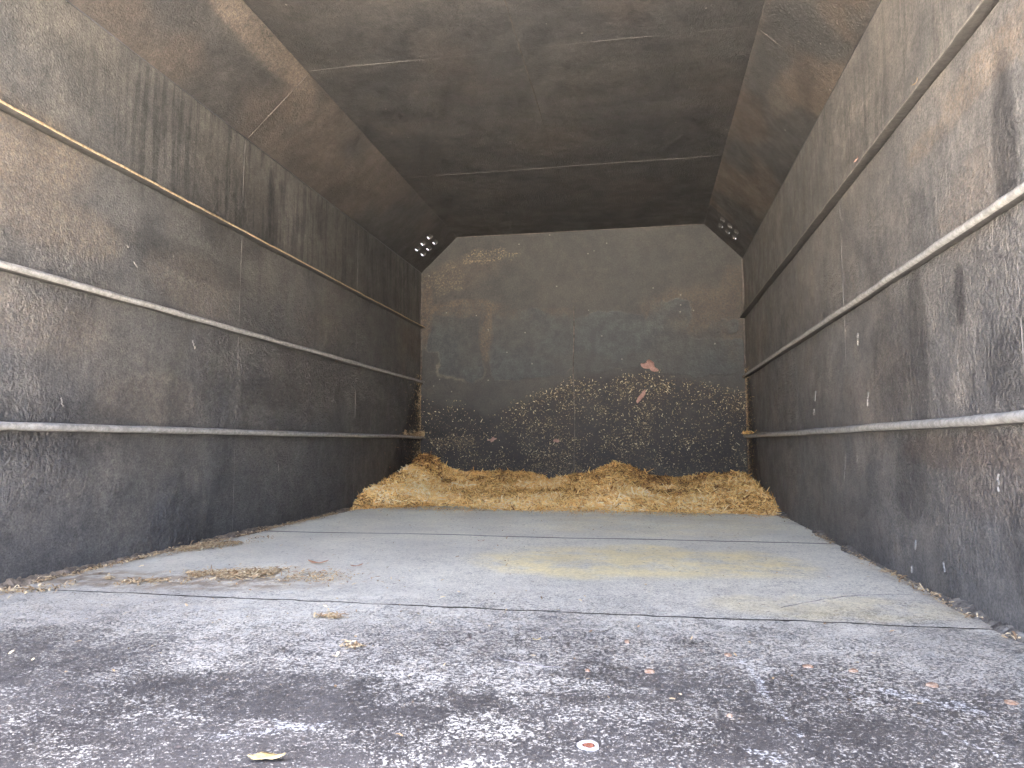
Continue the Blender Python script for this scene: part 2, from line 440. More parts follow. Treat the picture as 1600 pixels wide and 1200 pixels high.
for k in range(4):
    ya, yb = SEAMS[k], SEAMS[k + 1]
    zz = 0.0015 * k
    def fp(U, V, ya=ya, yb=yb, k=k, zz=zz):
        lo = seamy(U, ya, k) + .0025; hi = seamy(U, yb, k + 1) - .0025
        Y = lo + (hi - lo) * V
        edge = np.minimum(Y - lo, hi - Y)
        Z = ZF + .0035 * (fbm(U, Y, 2.2, 14, 3) - .5) * 2 
        Z += .0016 * sst(.35, .7, fbm(U, Y, 22, 19, 3)) * sst(2.2, 1.6, Y)
        return U, Y, Z
    nv = int((yb - ya) / (.0075 if k == 0 else .012))
    vs = np.concatenate([[0, .002, .005, .01], np.linspace(.015, .985, nv), [.99, .995, .998, 1]])
    us = np.linspace(XL + .004, XR - .004, 330 if k == 0 else 200)
    def box_attr(U, V, fp=fp, ya=ya, yb=yb, k=k):
        X, Y, _ = fp(U, V)
        d = floor_attrs(X, Y)
        lo = seamy(U, ya, k); hi = seamy(U, yb, k + 1)
        w = np.interp(Y, [1.5, 2.8, 4.0], [.0045, .009, .010]) * (.5 + 1.0 * fbm(X, Y * 0 + k, 7, 66, 4))
        d['m_joint'] = 1 - sst(w * .7, w * 1.3, np.minimum(Y - lo, hi - Y))
        return d
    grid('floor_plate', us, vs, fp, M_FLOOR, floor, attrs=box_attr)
box('floor_underframe', (XL - .06, YF0 + .01, ZF - .16), (XR + .06, YB + .08, ZF - .012), M_GAP, floor)

def disc(name, cx, cy, r, h, mat, parent, seed, n=22, irr=.18, z0=ZF, inner=None):
    rr = random.Random(seed); V = []; F = []
    ph = [rr.uniform(0, 6.28) for _ in range(4)]
    def rad(a): return r * (1 + irr * (.5 * math.sin(a * 2 + ph[0]) + .35 * math.sin(a * 3 + ph[1]) + .3 * math.sin(a * 7 + ph[2])))
    rings = ((1.0, -.002), (.93, h * .7), (.6, h), (.25, h * .85)) if inner is None else ((1.0, -.002), (.9, h), (inner + .06, h), (inner, -.002))
    for s, z in rings:
        for i in range(n):
            a = 2 * math.pi * i / n
            V.append((cx + rad(a) * s * math.cos(a), cy + rad(a) * s * math.sin(a), z0 + z))
    for k in range(len(rings) - 1):
        for i in range(n):
            F.append((k*n+i, k*n+(i+1) % n, (k+1)*n+(i+1) % n, (k+1)*n+i))
    if inner is None: F.append(tuple((len(rings)-1)*n+i for i in range(n)))
    me = bpy.data.meshes.new(name); me.from_pydata(V, [], F); me.update()
    return link(name, me, mat, parent, True)
for i, (x, y, r) in enumerate([(.004, 1.193, .0078), (.138, 1.305, .007), (.259, 1.262, .0085), (.325, 1.251, .008),
                               (.423, 1.201, .0095), (.502, 1.14, .0100), (-.035, 1.36, .005), (-.094, 1.178, .0035), (.108, 1.02, .004)]):
    disc('plug', x, y, r, .004, M_PLUG, floor, 100 + i, irr=.16)
b = disc('bolt_hole', -.071, .893, .0145, .0030, M_CHALK, floor, 5, n=48, irr=.14, inner=.56)
disc('rusty_bolt', -.071, .893, .0088, .0022, M_PLUGR, b, 6, irr=.15).location = (0, 0, 0)

def crack(name, pts, r, mat, parent, sub=10, z=ZF, jit=.0006):
    path = []
    P = [Vector((x, y, z)) for x, y in pts]
    for i in range(len(P) - 1):
        p0 = P[max(i-1, 0)]; p1 = P[i]; p2 = P[i+1]; p3 = P[min(i+2, len(P)-1)]
        for k in range(sub):
            t = k / sub
            path.append(0.5 * ((2*p1) + (p2-p0)*t + (2*p0-5*p1+4*p2-p3)*t*t + (3*p1-p0-3*p2+p3)*t**3))
    path.append(P[-1])
    n = len(path)
    sc = [min(1, 6 * i / n, 6 * (n - 1 - i) / n) * random.uniform(.6, 1.25) + .05 for i in range(n)]
    V = []; F = []; k = 5
    for i, p in enumerate(path):
        d = (path[min(i+1, n-1)] - path[max(i-1, 0)]).normalized(); s = Vector((-d.y, d.x, 0))
        w = r * sc[i]
        o = s * random.gauss(0, jit)
        for a, h in ((-2.2, -1.0), (-1.0, .7), (0, 1.15), (.8, .5), (1.1, -1.0)):
            V.append(p + o + s * (a * w) + Vector((0, 0, h * w)))
    for i in range(n - 1):
        for j in range(k - 1): F.append((i*k+j, i*k+j+1, (i+1)*k+j+1, (i+1)*k+j))
    me = bpy.data.meshes.new(name); me.from_pydata([tuple(v) for v in V], [], F); me.update()
    return link(name, me, mat, parent, True)
crack('peeling_edge', [(-.429, 1.287), (-.397, 1.301), (-.369, 1.289)], .0007, M_GAP, floor)
crack('peeling_edge', [(-.301, 1.256), (-.26, 1.229), (-.223, 1.21), (-.166, 1.192), (-.109, 1.196), (-.074, 1.23), (-.053, 1.289), (-.055, 1.325)], .0009, M_PEEL, floor)
crack('peeling_edge', [(.217, 1.583), (.252, 1.641), (.33, 1.735), (.485, 1.859), (.641, 1.902)], .0007, M_PEEL, floor)
crack('peeling_edge', [(-.12, 1.40), (-.09, 1.42), (-.05, 1.47)], .0008, M_GAP, floor)

# crumbling seal along both walls: lumpy half-round strip
def seal(name, x, side, ya, yb, mat, r0, seed):
    ys = np.arange(ya, yb, .008)
    n = len(ys)
    w = r0 * (.35 + 1.6 * sst(.35, .75, fbm(ys, ys * 0, 5, seed, 4)) + .5 * fbm(ys, ys * 0, 45, seed + 5, 2))
    prof = [(0, 1.1), (.45, .9), (.8, .55), (1.05, .15), (1.3, -.4)]
    V = []; F = []
    for i in range(n):
        for j, (a, h) in enumerate(prof):
            V.append((x + side * w[i] * a * random.uniform(.85, 1.15), ys[i] + random.gauss(0, .002), ZF + w[i] * h * random.uniform(.6, 1.1) * .75))
    k = len(prof)
    for i in range(n - 1):
        for j in range(k - 1):
            q = (i*k+j, i*k+j+1, (i+1)*k+j+1, (i+1)*k+j)
            F.append(q if side < 0 else q[::-1])
    me = bpy.data.meshes.new(name); me.from_pydata(V, [], F); me.update()
    return link(name, me, mat, floor, True)
seal('edge_sealant', XL, 1, 1.2, 4.1, M_SEALT, .011, 301)
seal('edge_sealant', XR, -1, 1.2, 4.1, M_SEAL, .012, 333)

# ================================================================== side walls
def side_wall(x, side, label, seed):
    """side = +1: inner face looks towards +x (left wall)"""
    root = empty('side_wall', (x, Y0, ZF)); tag(root, label, 'wall')
    us = np.concatenate([np.arange(Y0, 1.2, .06), np.arange(1.2, YB + .001, .011)]); vs = np.arange(ZF - .02, ZS + .004, .011)
    def fp(Y, Z):
        D = .008 * (fbm(Y, Z, 1.5, seed, 3) - .5) * 2 * sst(ZS, ZS - .15, Z)
        D += .0035 * sst(.5, .75, fbm(Y, Z, 16, seed + 8, 3)) * A(Y, Z)['m_bump'] * .6
        return x + side * D, Y, Z
    def A(Y, Z):
        lower = sst(.75, .35, Z)
        b = sst(.45, .62, fbm(Y, Z, 1.9, seed + 2, 5)) * (.12 + .88 * lower)
        bump = .14 + 1.25 * b
        if side > 0: upper = sst(.83, .90, Z) * sst(1.6, 2.2, Y)
        else: upper = .35 * sst(.83, .90, Z)
        st = np.clip(upper + .25 * sst(.5, .7, fbm(Y, Z, 2, seed + 30, 3)), 0, 1)
        # damp, chip-splashed area next to the bulkhead
        yb = np.interp(Z, [-.38, -.27, -.11, .06, .24, .44, .60], [3.95, 4.22, 4.40, 4.60, 4.74, 4.93, 5.1])
        if side < 0: yb = np.interp(Z, [-.38, -.2, 0, .2, .44, .60], [4.25, 4.5, 4.62, 4.72, 4.88, 5.1])
        dark = sst(-.03, .03, Y - yb + .05 * (fbm(Y, Z, 7, seed + 40, 3) - .5)) * .8
        if side > 0: dark = np.maximum(dark, .12 * (1 - sst(.0, .20, Z - ZF + .2 * (fbm(Y, Z, 4, seed + 41, 3) - .5))) * sst(2.4, 3.2, Y))
        for (cy, cz, ry, rz, s) in DARKS[side]:
            dark = np.maximum(dark, s * blob(Y, Z, cy, cz, ry, rz, seed + 55, 6, 1.2))
        tan = np.zeros_like(Y); rust = np.zeros_like(Y)
        for (cy, cz, ry, rz, s) in TANS[side]:
            tan = np.maximum(tan, s * blob(Y, Z, cy, cz, ry, rz, seed + 60, 8, 1.3))
        for (cy, cz, ry, rz, s) in RUSTS[side]:
            rust = np.maximum(rust, s * blob(Y, Z, cy, cz, ry, rz, seed + 61, 8, 1.3))
        return {'m_tan': tan, 'm_rust': rust, 'm_streak': st, 'm_dark': np.clip(dark, 0, 1), 'm_bump': bump}
    grid('wall_sheet', us, vs, fp, M_WALL if side > 0 else M_WALLR, root, attrs=A, flip=(side < 0))
    xo = x - side * .012
    box('outer_skin', (min(xo, xo - side * .05), Y0, ZF - .1), (max(xo, xo - side * .05), YB + .08, ZS - .004), M_OUT, root)
    # stiffening rails: D-section, flattened top
    mats = [M_RAIL, M_RAIL, M_RAILT] if side > 0 else [M_RAIL, M_RAIL, M_RAILG]
    for zc, m, rs in zip((.047, .4535, .857), mats, (1.0, .90, 1.0)):
        ys = np.linspace(Y0 + .002, YB - .004, 260)
        prof = [(-.006, .012), (.012, .012), (.022, .0105), (.0285, .0065), (.0310, 0), (.0285, -.0065), (.022, -.0105), (.012, -.012), (-.006, -.012)]
        if zc > .8:    # the top rail is a thin flat ledge
            prof = [(-.006, .010), (.026, .0065), (.0305, .005), (.0320, .001), (.0315, -.003), (.0290, -.0045), (.012, -.0045), (-.006, -.0045)]
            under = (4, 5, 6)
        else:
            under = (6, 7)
        wav = .0022 * (fbm(ys, ys * 0 + zc, 3, seed, 3) - .5) * 2
        rr = rs + .10 * (fbm(ys, ys * 0 + zc, 18, seed + 3, 3) - .5) * 2
        path = [(x, y, zc + w) for y, w in zip(ys, wav)]
        r = sweep('rail', path, prof, m, root, e1=(side, 0, 0), e2=(0, 0, 1), scale=list(rr))
        r.data.materials.append(M_RAILSHADE)  # lower faces get the painted shade colour
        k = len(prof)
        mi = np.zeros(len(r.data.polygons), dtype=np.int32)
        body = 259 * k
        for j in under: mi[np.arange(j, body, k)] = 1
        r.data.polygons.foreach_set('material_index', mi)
        r['label'] = 'pale dusty half-round rail' if m is M_RAIL else ('tan dusty rail' if m is M_RAILT else 'dark thin rail')
    # vertical weld beads
    for ysm in (1.452, 2.602, 3.80):
        zs = np.arange(ZF + .01, ZS - .01, .006)
        wob = .004 * (fbm(zs, zs * 0 + ysm, 5, seed + 9, 3) - .5) * 2
        sc = .05 + .28 * sst(.35, .7, fbm(zs, zs * 0, 9, seed + int(ysm * 10), 4))
        sweep('weld_bead', [(x, ysm + w, z) for z, w in zip(zs, wob)], [(-.003, -.005), (-.003, .005), (.0035, .003), (.0035, -.003)],
              M_BEAD, root, e1=(side, 0, 0), e2=(0, 1, 0), scale=list(sc), jitter=.0002)
    return root
TANS = {1: [(1.50, .78, .35, .14, .8), (1.7, .62, .25, .1, .6), (2.3, .58, .3, .12, .4), (1.6, .32, .3, .1, .4), (2.1, .15, .3, .1, .35), (3.4, .6, .4, .1, .3), (4.6, .72, .15, .2, .3)],
        -1: [(1.50, .76, .28, .055, 1.0), (1.75, .73, .22, .035, .8), (1.28, .75, .15, .1, .9), (2.3, .15, .35, .14, .45), (4.3, .62, .3, .12, .5), (1.6, .5, .2, .12, .5), (4.9, .9, .12, .2, .8)]}
RUSTS = {1: [(4.8, .70, .25, .13, .35), (3.2, .3, .5, .2, .15)], -1: [(1.75, -.02, .45, .045, .55), (1.5, -.09, .3, .08, .3), (4.93, .1, .07, .3, .5), (2.6, -.3, .5, .1, .2)]}
DARKS = {1: [(2.3, .66, .5, .06, .35), (1.7, .05, .4, .10, .3), (2.9, .22, .3, .08, .3), (2.55, .95, .35, .25, .4), (3.9, 1.05, .8, .3, .25)],
         -1: [(1.95, .22, .06, .28, .5), (2.15, .25, .2, .18, .35), (1.47, .60, .05, .18, .6), (1.7, .33, .03, .08, .7), (1.5, .15, .12, .1, .5), (2.05, -.1, .12, .12, .4), (1.35, -.2, .2, .2, .4), (3.6, .65, .5, .12, .2)]}
wall_l = side_wall(XL, 1, 'left grey-brown steel side wall with dark vertical streaks and a tan upper rail', 200)
wall_r = side_wall(XR, -1, 'right brownish steel side wall with white scratches and dark smears', 500)

# ================================================================== bulkhead
front = empty('front_wall', ((XL + XR) / 2, YB, ZF)); tag(front, 'far end wall of stained grey steel with slate patches and cut upper corners', 'wall')
def zpx(y): return .43 - (y - 600) * .00465
def xpx(x): return -1.605 + (x - 658) * .004533
def bulk_attrs(X, Z):
    w1 = (fbm(X, Z, 5, 701, 5) - .5); w2 = (fbm(X, Z, 5, 702, 5) - .5)
    w3 = fbm(X, Z, 22, 703, 4) - .5
    Xw = X + .20 * w1 + .03 * w3; Zw = Z + .16 * w2 + .03 * w3
    def rect(x0, x1, y0, y1, r=.06):
        cx, cz = (xpx(x0) + xpx(x1)) / 2, (zpx(y0) + zpx(y1)) / 2
        hx, hz = (xpx(x1) - xpx(x0)) / 2 - r, (zpx(y0) - zpx(y1)) / 2 - r
        return np.hypot(np.maximum(np.abs(Xw - cx) - hx, 0), np.maximum(np.abs(Zw - cz) - hz, 0)) - r
    d = np.minimum.reduce([rect(667, 764, 474, 545), rect(690, 764, 520, 590, .05), rect(782, 902, 490, 592), rect(902, 965, 494, 585), rect(950, 1030, 500, 580),
                           rect(1030, 1090, 480, 590), rect(1060, 1162, 532, 592), rect(1124, 1158, 505, 524, .03)])
    slate = (1 - sst(-.006, .010, d)) * (.45 + .55 * sst(.35, .6, fbm(X, Z, 4, 705, 4)))
    edge = (1 - sst(.0, .006, np.abs(d - .004))) * sst(.58, .72, fbm(X, Z, 6, 711, 3)) * .5
    edge = np.maximum(edge, (1 - sst(.0, .018, np.abs(d - .008))) * blob(X, Z, -1.35, .52, .28, .10, 712, 8, .5) * .9)
    rust = 1.0 * blob(X, Z, -1.30, .99, .42, .07, 720, 7, 1.1)
    rust = np.maximum(rust, .95 * blob(X, Z, -1.115, .80, .055, .22, 721, 9, .8))
    rust = np.maximum(rust, .9 * blob(X, Z, -1.57, .95, .06, .3, 722, 9, 1))
    rust = np.maximum(rust, .65 * blob(X, Z, .40, .93, .42, .17, 723, 6, 1.2))
    rust = np.maximum(rust, .6 * blob(X, Z, .62, .9, .1, .35, 724, 6, 1.2))
    rust = np.maximum(rust, .45 * blob(X, Z, -.75, .93, .3, .05, 725, 6, 1.2))
    rust = np.maximum(rust, .35 * blob(X, Z, -1.3, 1.25, .3, .15, 726, 6, 1.2))
    rust = rust * (1 - slate * .85)
    rust = np.maximum(rust, .7 * (1 - sst(.0, .03, XR - X + .02 * w1)) * (1 - sst(.4, .6, Z)))
    tan = 1.0 * blob(X, Z, -1.13, 1.375, .20, .06, 730, 16, 3.2)
    tan = np.maximum(tan, .45 * blob(X, Z, -1.42, 1.22, .18, .12, 731, 13, 3.2))
    tan = np.maximum(tan, 1.0 * blob(X, Z, -1.36, .02, .16, .06, 733, 14, 3.2))
    tan = np.maximum(tan, .55 * (1 - sst(.0, .16, Z + .24 + .16 * w1)))
    top = np.interp(X, [-1.6, -1.35, -1.1, -.9, -.5, 0, .25, .45, .7], [.36, .30, .20, .27, .47, .50, .47, .40, .36]) + .10 * w2
    dark = (1 - sst(-.05, .03, Z - top)) * (.95 - .3 * sst(.55, .7, fbm(X, Z, 6, 741, 4)))
    dark *= 1 - .75 * (1 - sst(.0, .13, Z + .25)) * sst(.4, .55, fbm(X, Z, 4, 742, 3))
    slate *= 1 - dark
    return {'m_slate': slate, 'm_edge': np.clip(edge, 0, 1) * (1 - dark), 'm_rust': np.clip(rust, 0, 1), 'm_tan': np.clip(tan, 0, 1), 'm_dark': np.clip(dark, 0, 1)}
def bulk_pos(U, V):
    # U in 0..1 across, V = z ; width follows the chamfered corners
    half_l = np.where(V > ZS, XL + (V - ZS) / (ZC - ZS) * (XCL - XL), XL)
    half_r = np.where(V > ZS, XR + (V - ZS) / (ZC - ZS) * (XCR - XR), XR)
    X = half_l + (half_r - half_l) * U
    return X, YB - .004 * (fbm(X, V, 2, 770, 3) - .5) * 2, V
grid('wall_sheet', np.linspace(0, 1, 330), np.concatenate([np.arange(ZF - .02, ZS, .0075), np.linspace(ZS, ZC, 34)]), bulk_pos, M_BULK, front,
     attrs=lambda U, V: bulk_attrs(*[bulk_pos(U, V)[i] for i in (0, 2)]))
box('outer_skin', (XL - .06, YB + .02, ZF - .1), (XR + .06, YB + .07, ZC + .05), M_OUT, front)
zs = np.arange(ZF + .12, .98, .008)
sweep('weld_bead', [(-.475 + .004 * math.sin(z * 9), YB, z) for z in zs], [(-.006, -.004), (.006, -.004), (.004, .005), (-.004, .005)], M_BEADD, front,
      e1=(1, 0, 0), e2=(0, -1, 0), scale=list(.5 + .6 * fbm(zs, zs * 0, 8, 3, 3)))
for xx, s in ((XL, 1), (XR, -1)):
    zs = np.arange(ZF + .1, ZS, .008)
    sweep('weld_bead', [(xx, YB, z) for z in zs], [(-.004, -.004), (.012, -.004), (.007, .005), (-.004, .012)], M_BEADD, front,
          e1=(s, 0, 0), e2=(0, -1, 0), scale=list(.5 + .7 * fbm(zs, zs * 0, 8, 13 + s, 3)))
xs = np.arange(XCL, XCR, .008)
sweep('weld_bead', [(x, YB, ZC) for x in xs], [(-.004, -.004), (.008, -.004), (.004, .004), (-.004, .008)], M_BEADD, front,
      e1=(0, 0, -1), e2=(0, -1, 0), scale=list(.4 + .7 * fbm(xs, xs * 0, 9, 23, 3)))

# ================================================================== roof
roof = empty('roof', ((XL + XR) / 2, Y0, ZC)); tag(roof, 'dark brown steel roof with slanted side panels and thin weld seams', 'roof')
def roof_attrs(X, Y, seed=800):
    tan = np.zeros_like(X)
    n = fbm(X, Y, 2.0, seed, 4)
    bump = .15 + .25 * sst(.5, .7, fbm(X, Y, 3, seed + 1, 3))
    rust = .15 * sst(.5, .75, fbm(X, Y, 2.6, seed + 5, 4))
    tan = .30 * (1 - sst(1.8, 2.4, Y + .5 * (n - .5)))
    return {'m_tan': tan, 'm_rust': rust, 'm_streak': X * 0, 'm_dark': .2 * sst(.5, .75, fbm(X, Y, 1.6, seed + 9, 3)) + .25 * sst(4.3, 5, Y), 'm_bump': bump}
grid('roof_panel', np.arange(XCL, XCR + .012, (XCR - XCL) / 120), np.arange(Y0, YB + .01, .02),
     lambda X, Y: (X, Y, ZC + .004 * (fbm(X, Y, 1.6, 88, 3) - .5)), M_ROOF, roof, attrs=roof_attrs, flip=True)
box('outer_skin', (XCL - .02, Y0, ZC + .012), (XCR + .02, YB + .07, ZC + .06), M_OUT, roof)
for ysm in (1.40, 2.602, 3.80):
    xs = np.arange(XCL + .01, XCR - .005, .007)
    sc = .02 + .45 * fbm(xs, xs * 0, 7, int(ysm * 31), 4)
    sweep('weld_bead', [(x, ysm + .003 * math.sin(x * 7), ZC) for x in xs], [(-.004, -.003), (.004, -.003), (.003, .004), (-.003, .004)], M_BEADR, roof,
          e1=(0, 1, 0), e2=(0, 0, -1), scale=list(sc))
ys = np.arange(Y0 + .02, 4.9, .008)
sc = .08 + .5 * (1 - sst(2.9, 3.3, ys)) * (.6 + .6 * fbm(ys, ys * 0, 6, 5, 3)) + .25 * sst(.5, .7, fbm(ys, ys * 0, 3, 6, 3))
sweep('seam_strip', [(-.445, y, ZC) for y in ys], [(-.006, -.003), (.006, -.003), (.004, .003), (-.004, .003)], M_GAP, roof, e1=(1, 0, 0), e2=(0, 0, -1), scale=list(sc))

HOLES_Y = (4.645, 4.775); HOLES_T = (.118, .174, .236)
def slanted(xa, xb, side, dim):
    """panel from wall top (xa, ZS) to ceiling edge (xb, ZC); t measured up the slope"""
    ln = math.hypot(xb - xa, ZC - ZS); ux, uz = (xb - xa) / ln, (ZC - ZS) / ln
    nx, nz = side * uz, -abs(ux)           # inward normal
    def P(t, y, d=0.0): return (xa + ux * t + nx * d, y, ZS + uz * t + nz * d)
    YS = 4.58; YE = 4.84
    def fp(T, Y):
        D = .004 * (fbm(T, Y, 2.2, 90 + side, 3) - .5) * sst(0, .3, YS - Y)
        return xa + ux * T + nx * D, Y, ZS + uz * T + nz * D
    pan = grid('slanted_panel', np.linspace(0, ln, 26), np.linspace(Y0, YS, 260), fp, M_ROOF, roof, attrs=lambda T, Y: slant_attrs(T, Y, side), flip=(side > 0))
    pan['label'] = 'slanted panel, browner, with dusty upper edge'
    # perforated end: cells with obround slots
    tb = [0.0] + [(HOLES_T[0] - .028)] + [(a + b) / 2 for a, b in zip(HOLES_T[:-1], HOLES_T[1:])] + [HOLES_T[2] + .028, ln]
    ybk = [YS, (HOLES_Y[0] + HOLES_Y[1]) / 2, YE, YB + .005]
    V = []; F = []
    def addv(t, y, d=0.0): V.append(P(t, y, d)); return len(V) - 1
    for i in range(len(tb) - 1):
        for j in range(len(ybk) - 1):
            t0, t1, y0, y1 = tb[i], tb[i+1], ybk[j], ybk[j+1]
            if 1 <= i <= 3 and j < 2:
                tc, yc = HOLES_T[i-1], HOLES_Y[j]; N = 32
                inn, out, bk = [], [], []
                hw, hl = .0165, .020
                for k in range(N):
                    a = 2 * math.pi * k / N
                    ct, sy = math.cos(a), math.sin(a)
                    it = tc + hw * ct; iy = yc + hw * sy + (hl if sy > 1e-9 else (-hl if sy < -1e-9 else 0))
                    m = max(abs(ct), abs(sy)); ot, oy = ct / m, sy / m
                    ox = tc + (ot * (t1 - tc) if ot > 0 else ot * (tc - t0)); oyy = yc + (oy * (y1 - yc) if oy > 0 else oy * (yc - y0))
                    inn.append(addv(it, iy)); out.append(addv(ox, oyy)); bk.append(addv(it, iy, -.006))
                for k in range(N):
                    k2 = (k + 1) % N
                    F.append((out[k], out[k2], inn[k2], inn[k])); F.append((inn[k], inn[k2], bk[k2], bk[k]))
            else:
                F.append((addv(t0, y0), addv(t1, y0), addv(t1, y1), addv(t0, y1)))
    me = bpy.data.meshes.new('vent_panel'); me.from_pydata(V, [], F); me.update()
    for nme, val in (('m_tan', 0), ('m_rust', .1), ('m_streak', 0), ('m_dark', .35), ('m_bump', .15)):
        at = me.attributes.new(nme, 'FLOAT', 'POINT'); at.data.foreach_set('value', [val] * len(V))
    vp = link('vent_panel', me, M_ROOF, roof); vp['label'] = 'perforated end with six slots'
    # louvre bars on the outside, one above each row of slots
    for t, t2 in zip(HOLES_T, (HOLES_T[1] - .0165, HOLES_T[2] - .0165, ln - .004)):
        a = [P(t - .0112, 4.52, -.0072), P(t - .0112, 4.95, -.0072), P(t2, 4.95, -.0072), P(t2, 4.52, -.0072),
             P(t - .0112, 4.52, -.010), P(t - .0112, 4.95, -.010), P(t2, 4.95, -.010), P(t2, 4.52, -.010)]
        me = bpy.data.meshes.new('louvre'); me.from_pydata(a, [], [(0,1,2,3),(7,6,5,4),(0,4,5,1),(1,5,6,2),(2,6,7,3),(3,7,4,0)]); me.update()
        lo = link('louvre', me, M_BEAD, vp); lo.location = (0, 0, 0)
    if dim:   # a shield stands off the right-hand slots
        a = [P(-.02, 4.45, -.07), P(-.02, 4.9, -.07), P(.33, 4.9, -.07), P(.33, 4.45, -.07), P(-.02, 4.45, -.075), P(-.02, 4.9, -.075), P(.33, 4.9, -.075), P(.33, 4.45, -.075)]
        me = bpy.data.meshes.new('shield'); me.from_pydata(a, [], [(0,1,2,3),(7,6,5,4),(0,4,5,1),(1,5,6,2),(2,6,7,3),(3,7,4,0)]); me.update()
        so = link('shield', me, M_RAIL, vp); so.location = (0, 0, 0)
    # outer skin, short of the slots
    a = [P(0, Y0, -.012), P(0, 4.5, -.012), P(ln, 4.5, -.012), P(ln, Y0, -.012), P(0, Y0, -.05), P(0, 4.5, -.05), P(ln, 4.5, -.05), P(ln, Y0, -.05)]
    me = bpy.data.meshes.new('outer_skin'); me.from_pydata(a, [], [(0,1,2,3),(7,6,5,4),(0,4,5,1),(1,5,6,2),(2,6,7,3),(3,7,4,0)]); me.update()
    link('outer_skin', me, M_OUT, roof)
    # cross weld and long edges
    for ysm in (2.62,):
        ts = np.arange(.004, ln, .006)
        sweep('weld_bead', [P(t, ysm) for t in ts], [(-.004, -.003), (.004, -.003), (.003, .004), (-.003, .004)], M_BEADD, roof, e1=(0, 1, 0), e2=(nx, 0, nz),
              scale=list(.1 + .4 * fbm(ts, ts * 0, 9, 70 + side, 3)))
def slant_attrs(T, Y, side):
    w = fbm(T, Y, 7, 95 + side, 4) - .5
    tan = .9 * blob(T, Y, .33, 2.30, .07, .45, 96 + side, 6, .8) + .55 * blob(T, Y, .25, 2.72, .10, .14, 97, 6, .8) if side > 0 else \
        .45 * sst(.05, .0, .373 - T + .05 * w) + .65 * blob(T, Y, .02, 2.66, .06, .22, 98, 6, .8) + .4 * blob(T, Y, .17, 2.9, .08, .22, 98, 6, .8)
    rust = .45 * sst(.45, .65, fbm(T, Y, 3, 99 + side, 4)) * (1.0 if side < 0 else .6)
    dark = .22 * sst(.5, .7, fbm(T, Y, 3, 199 + side, 3))
    return {'m_tan': np.clip(tan, 0, 1), 'm_rust': rust, 'm_streak': T * 0, 'm_dark': dark, 'm_bump': .25 + T * 0}
slanted(XL, XCL, 1, False)
slanted(XR, XCR, -1, True)

for xx, s in ((XL, -1), (XR, 1)):
    box('corner_angle', (min(xx + s * .006, xx + s * .07), Y0, ZS - .06), (max(xx + s * .006, xx + s * .07), YB + .08, ZS + .045), M_OUT, roof)
for xx, s in ((XL, -1), (XR, 1)):
    box('corner_angle', (min(xx, xx + s * .07), Y0, ZS + .0465), (max(xx, xx + s * .07), YB + .08, ZS + .05), M_OUT, roof)
    box('corner_angle', (min(xx, xx + s * .0055), Y0, ZS + .0005), (max(xx, xx + s * .0055), YB + .08, ZS + .046), M_OUT, roof)
for xx, s in ((XCL, -1), (XCR, 1)):
    box('corner_angle', (min(xx, xx + s * .03), Y0, ZC + .008), (max(xx, xx + s * .03), YB + .08, ZC + .05), M_OUT, roof)

# ================================================================== chip pile
def front_edge(x):
    return np.interp(x, [-1.61, -1.45, -1.2, -1.0, -.93, -.75, -.3, .1, .45, .70], [3.72, 3.98, 4.12, 4.12, 3.98, 3.93, 3.98, 3.98, 3.92, 3.86]) + .17 * (fbm(x, x * 0, 4.5, 900, 5) - .5)
def pile_h(x, y):
    bk = np.interp(x, [-1.61, -1.5, -1.40, -1.28, -1.0, -.8, -.65, -.42, -.20, -.06, .08, .25, .42, .6, .70],
                   [.27, .26, .20, .165, .165, .16, .115, .15, .235, .20, .135, .13, .165, .15, .12])
    f = front_edge(x)
    t = np.clip((y - f) / (5.0 - f), 0, 1)
    h = bk * (.22 * sst(0, .12, t) + .33 * t + .45 * t ** 2.2)
    h += .030 * (fbm(x, y, 6, 910, 4) - .5) * sst(0, .15, t) + .022 * (fbm(x, y, 20, 911, 3) - .5) * sst(0, .1, t)
    # small mounds by the side walls
    h += .025 * np.exp(-((x + 1.55) / .12) ** 2) * sst(0, .3, t) + .035 * np.exp(-((x - .66) / .10) ** 2) * sst(0, .3, t)
    return np.where(y < f, -.012, h - .004)
pile = empty('wood_chip_pile', (-.45, 4.5, ZF)); tag(pile, 'golden heap of shredded wood chips and straw banked against the far wall', 'wood chips', kind='stuff')
grid('chip_bed', np.linspace(XL + .002, XR - .002, 190), np.linspace(3.66, YB - .006, 130), lambda X, Y: (X, Y, ZF + pile_h(X, Y)), M_HAY, pile)
n = 90000
x = rng.uniform(XL + .008, XR - .008, n); y = 3.7 + 1.29 * rng.uniform(0, 1, n) ** .85
keep = (y > front_edge(x) - .015 + rng.exponential(.02, n) * -1)
x, y = x[keep], y[keep]; n = len(x)
h = np.maximum(pile_h(x, y), .0)
e = .01
gx = (pile_h(x + e, y) - pile_h(x - e, y)) / (2 * e); gy = (pile_h(x, y + e) - pile_h(x, y - e)) / (2 * e)
bad = (y < front_edge(x) + .02); gx[bad] = 0; gy[bad] = 0
N = np.stack([-gx, -gy, np.ones(n)], 1); N /= np.linalg.norm(N, axis=1)[:, None]
tone = np.clip(.80 * rng.beta(1.5, 1.4, n) - .20 + .60 * fbm(x, y, 5, 920, 4) - .26 * sst(.40, .62, fbm(x, y, 3.2, 925, 3)) * sst(4.2, 4.5, y) - .12 * sst(.5, .7, fbm(x, y, 7, 926, 3)) + .12 * (fbm(x, y, 30, 921, 2) - .5) - .06 * sst(4.6, 5, y) + .14, 0, 1)
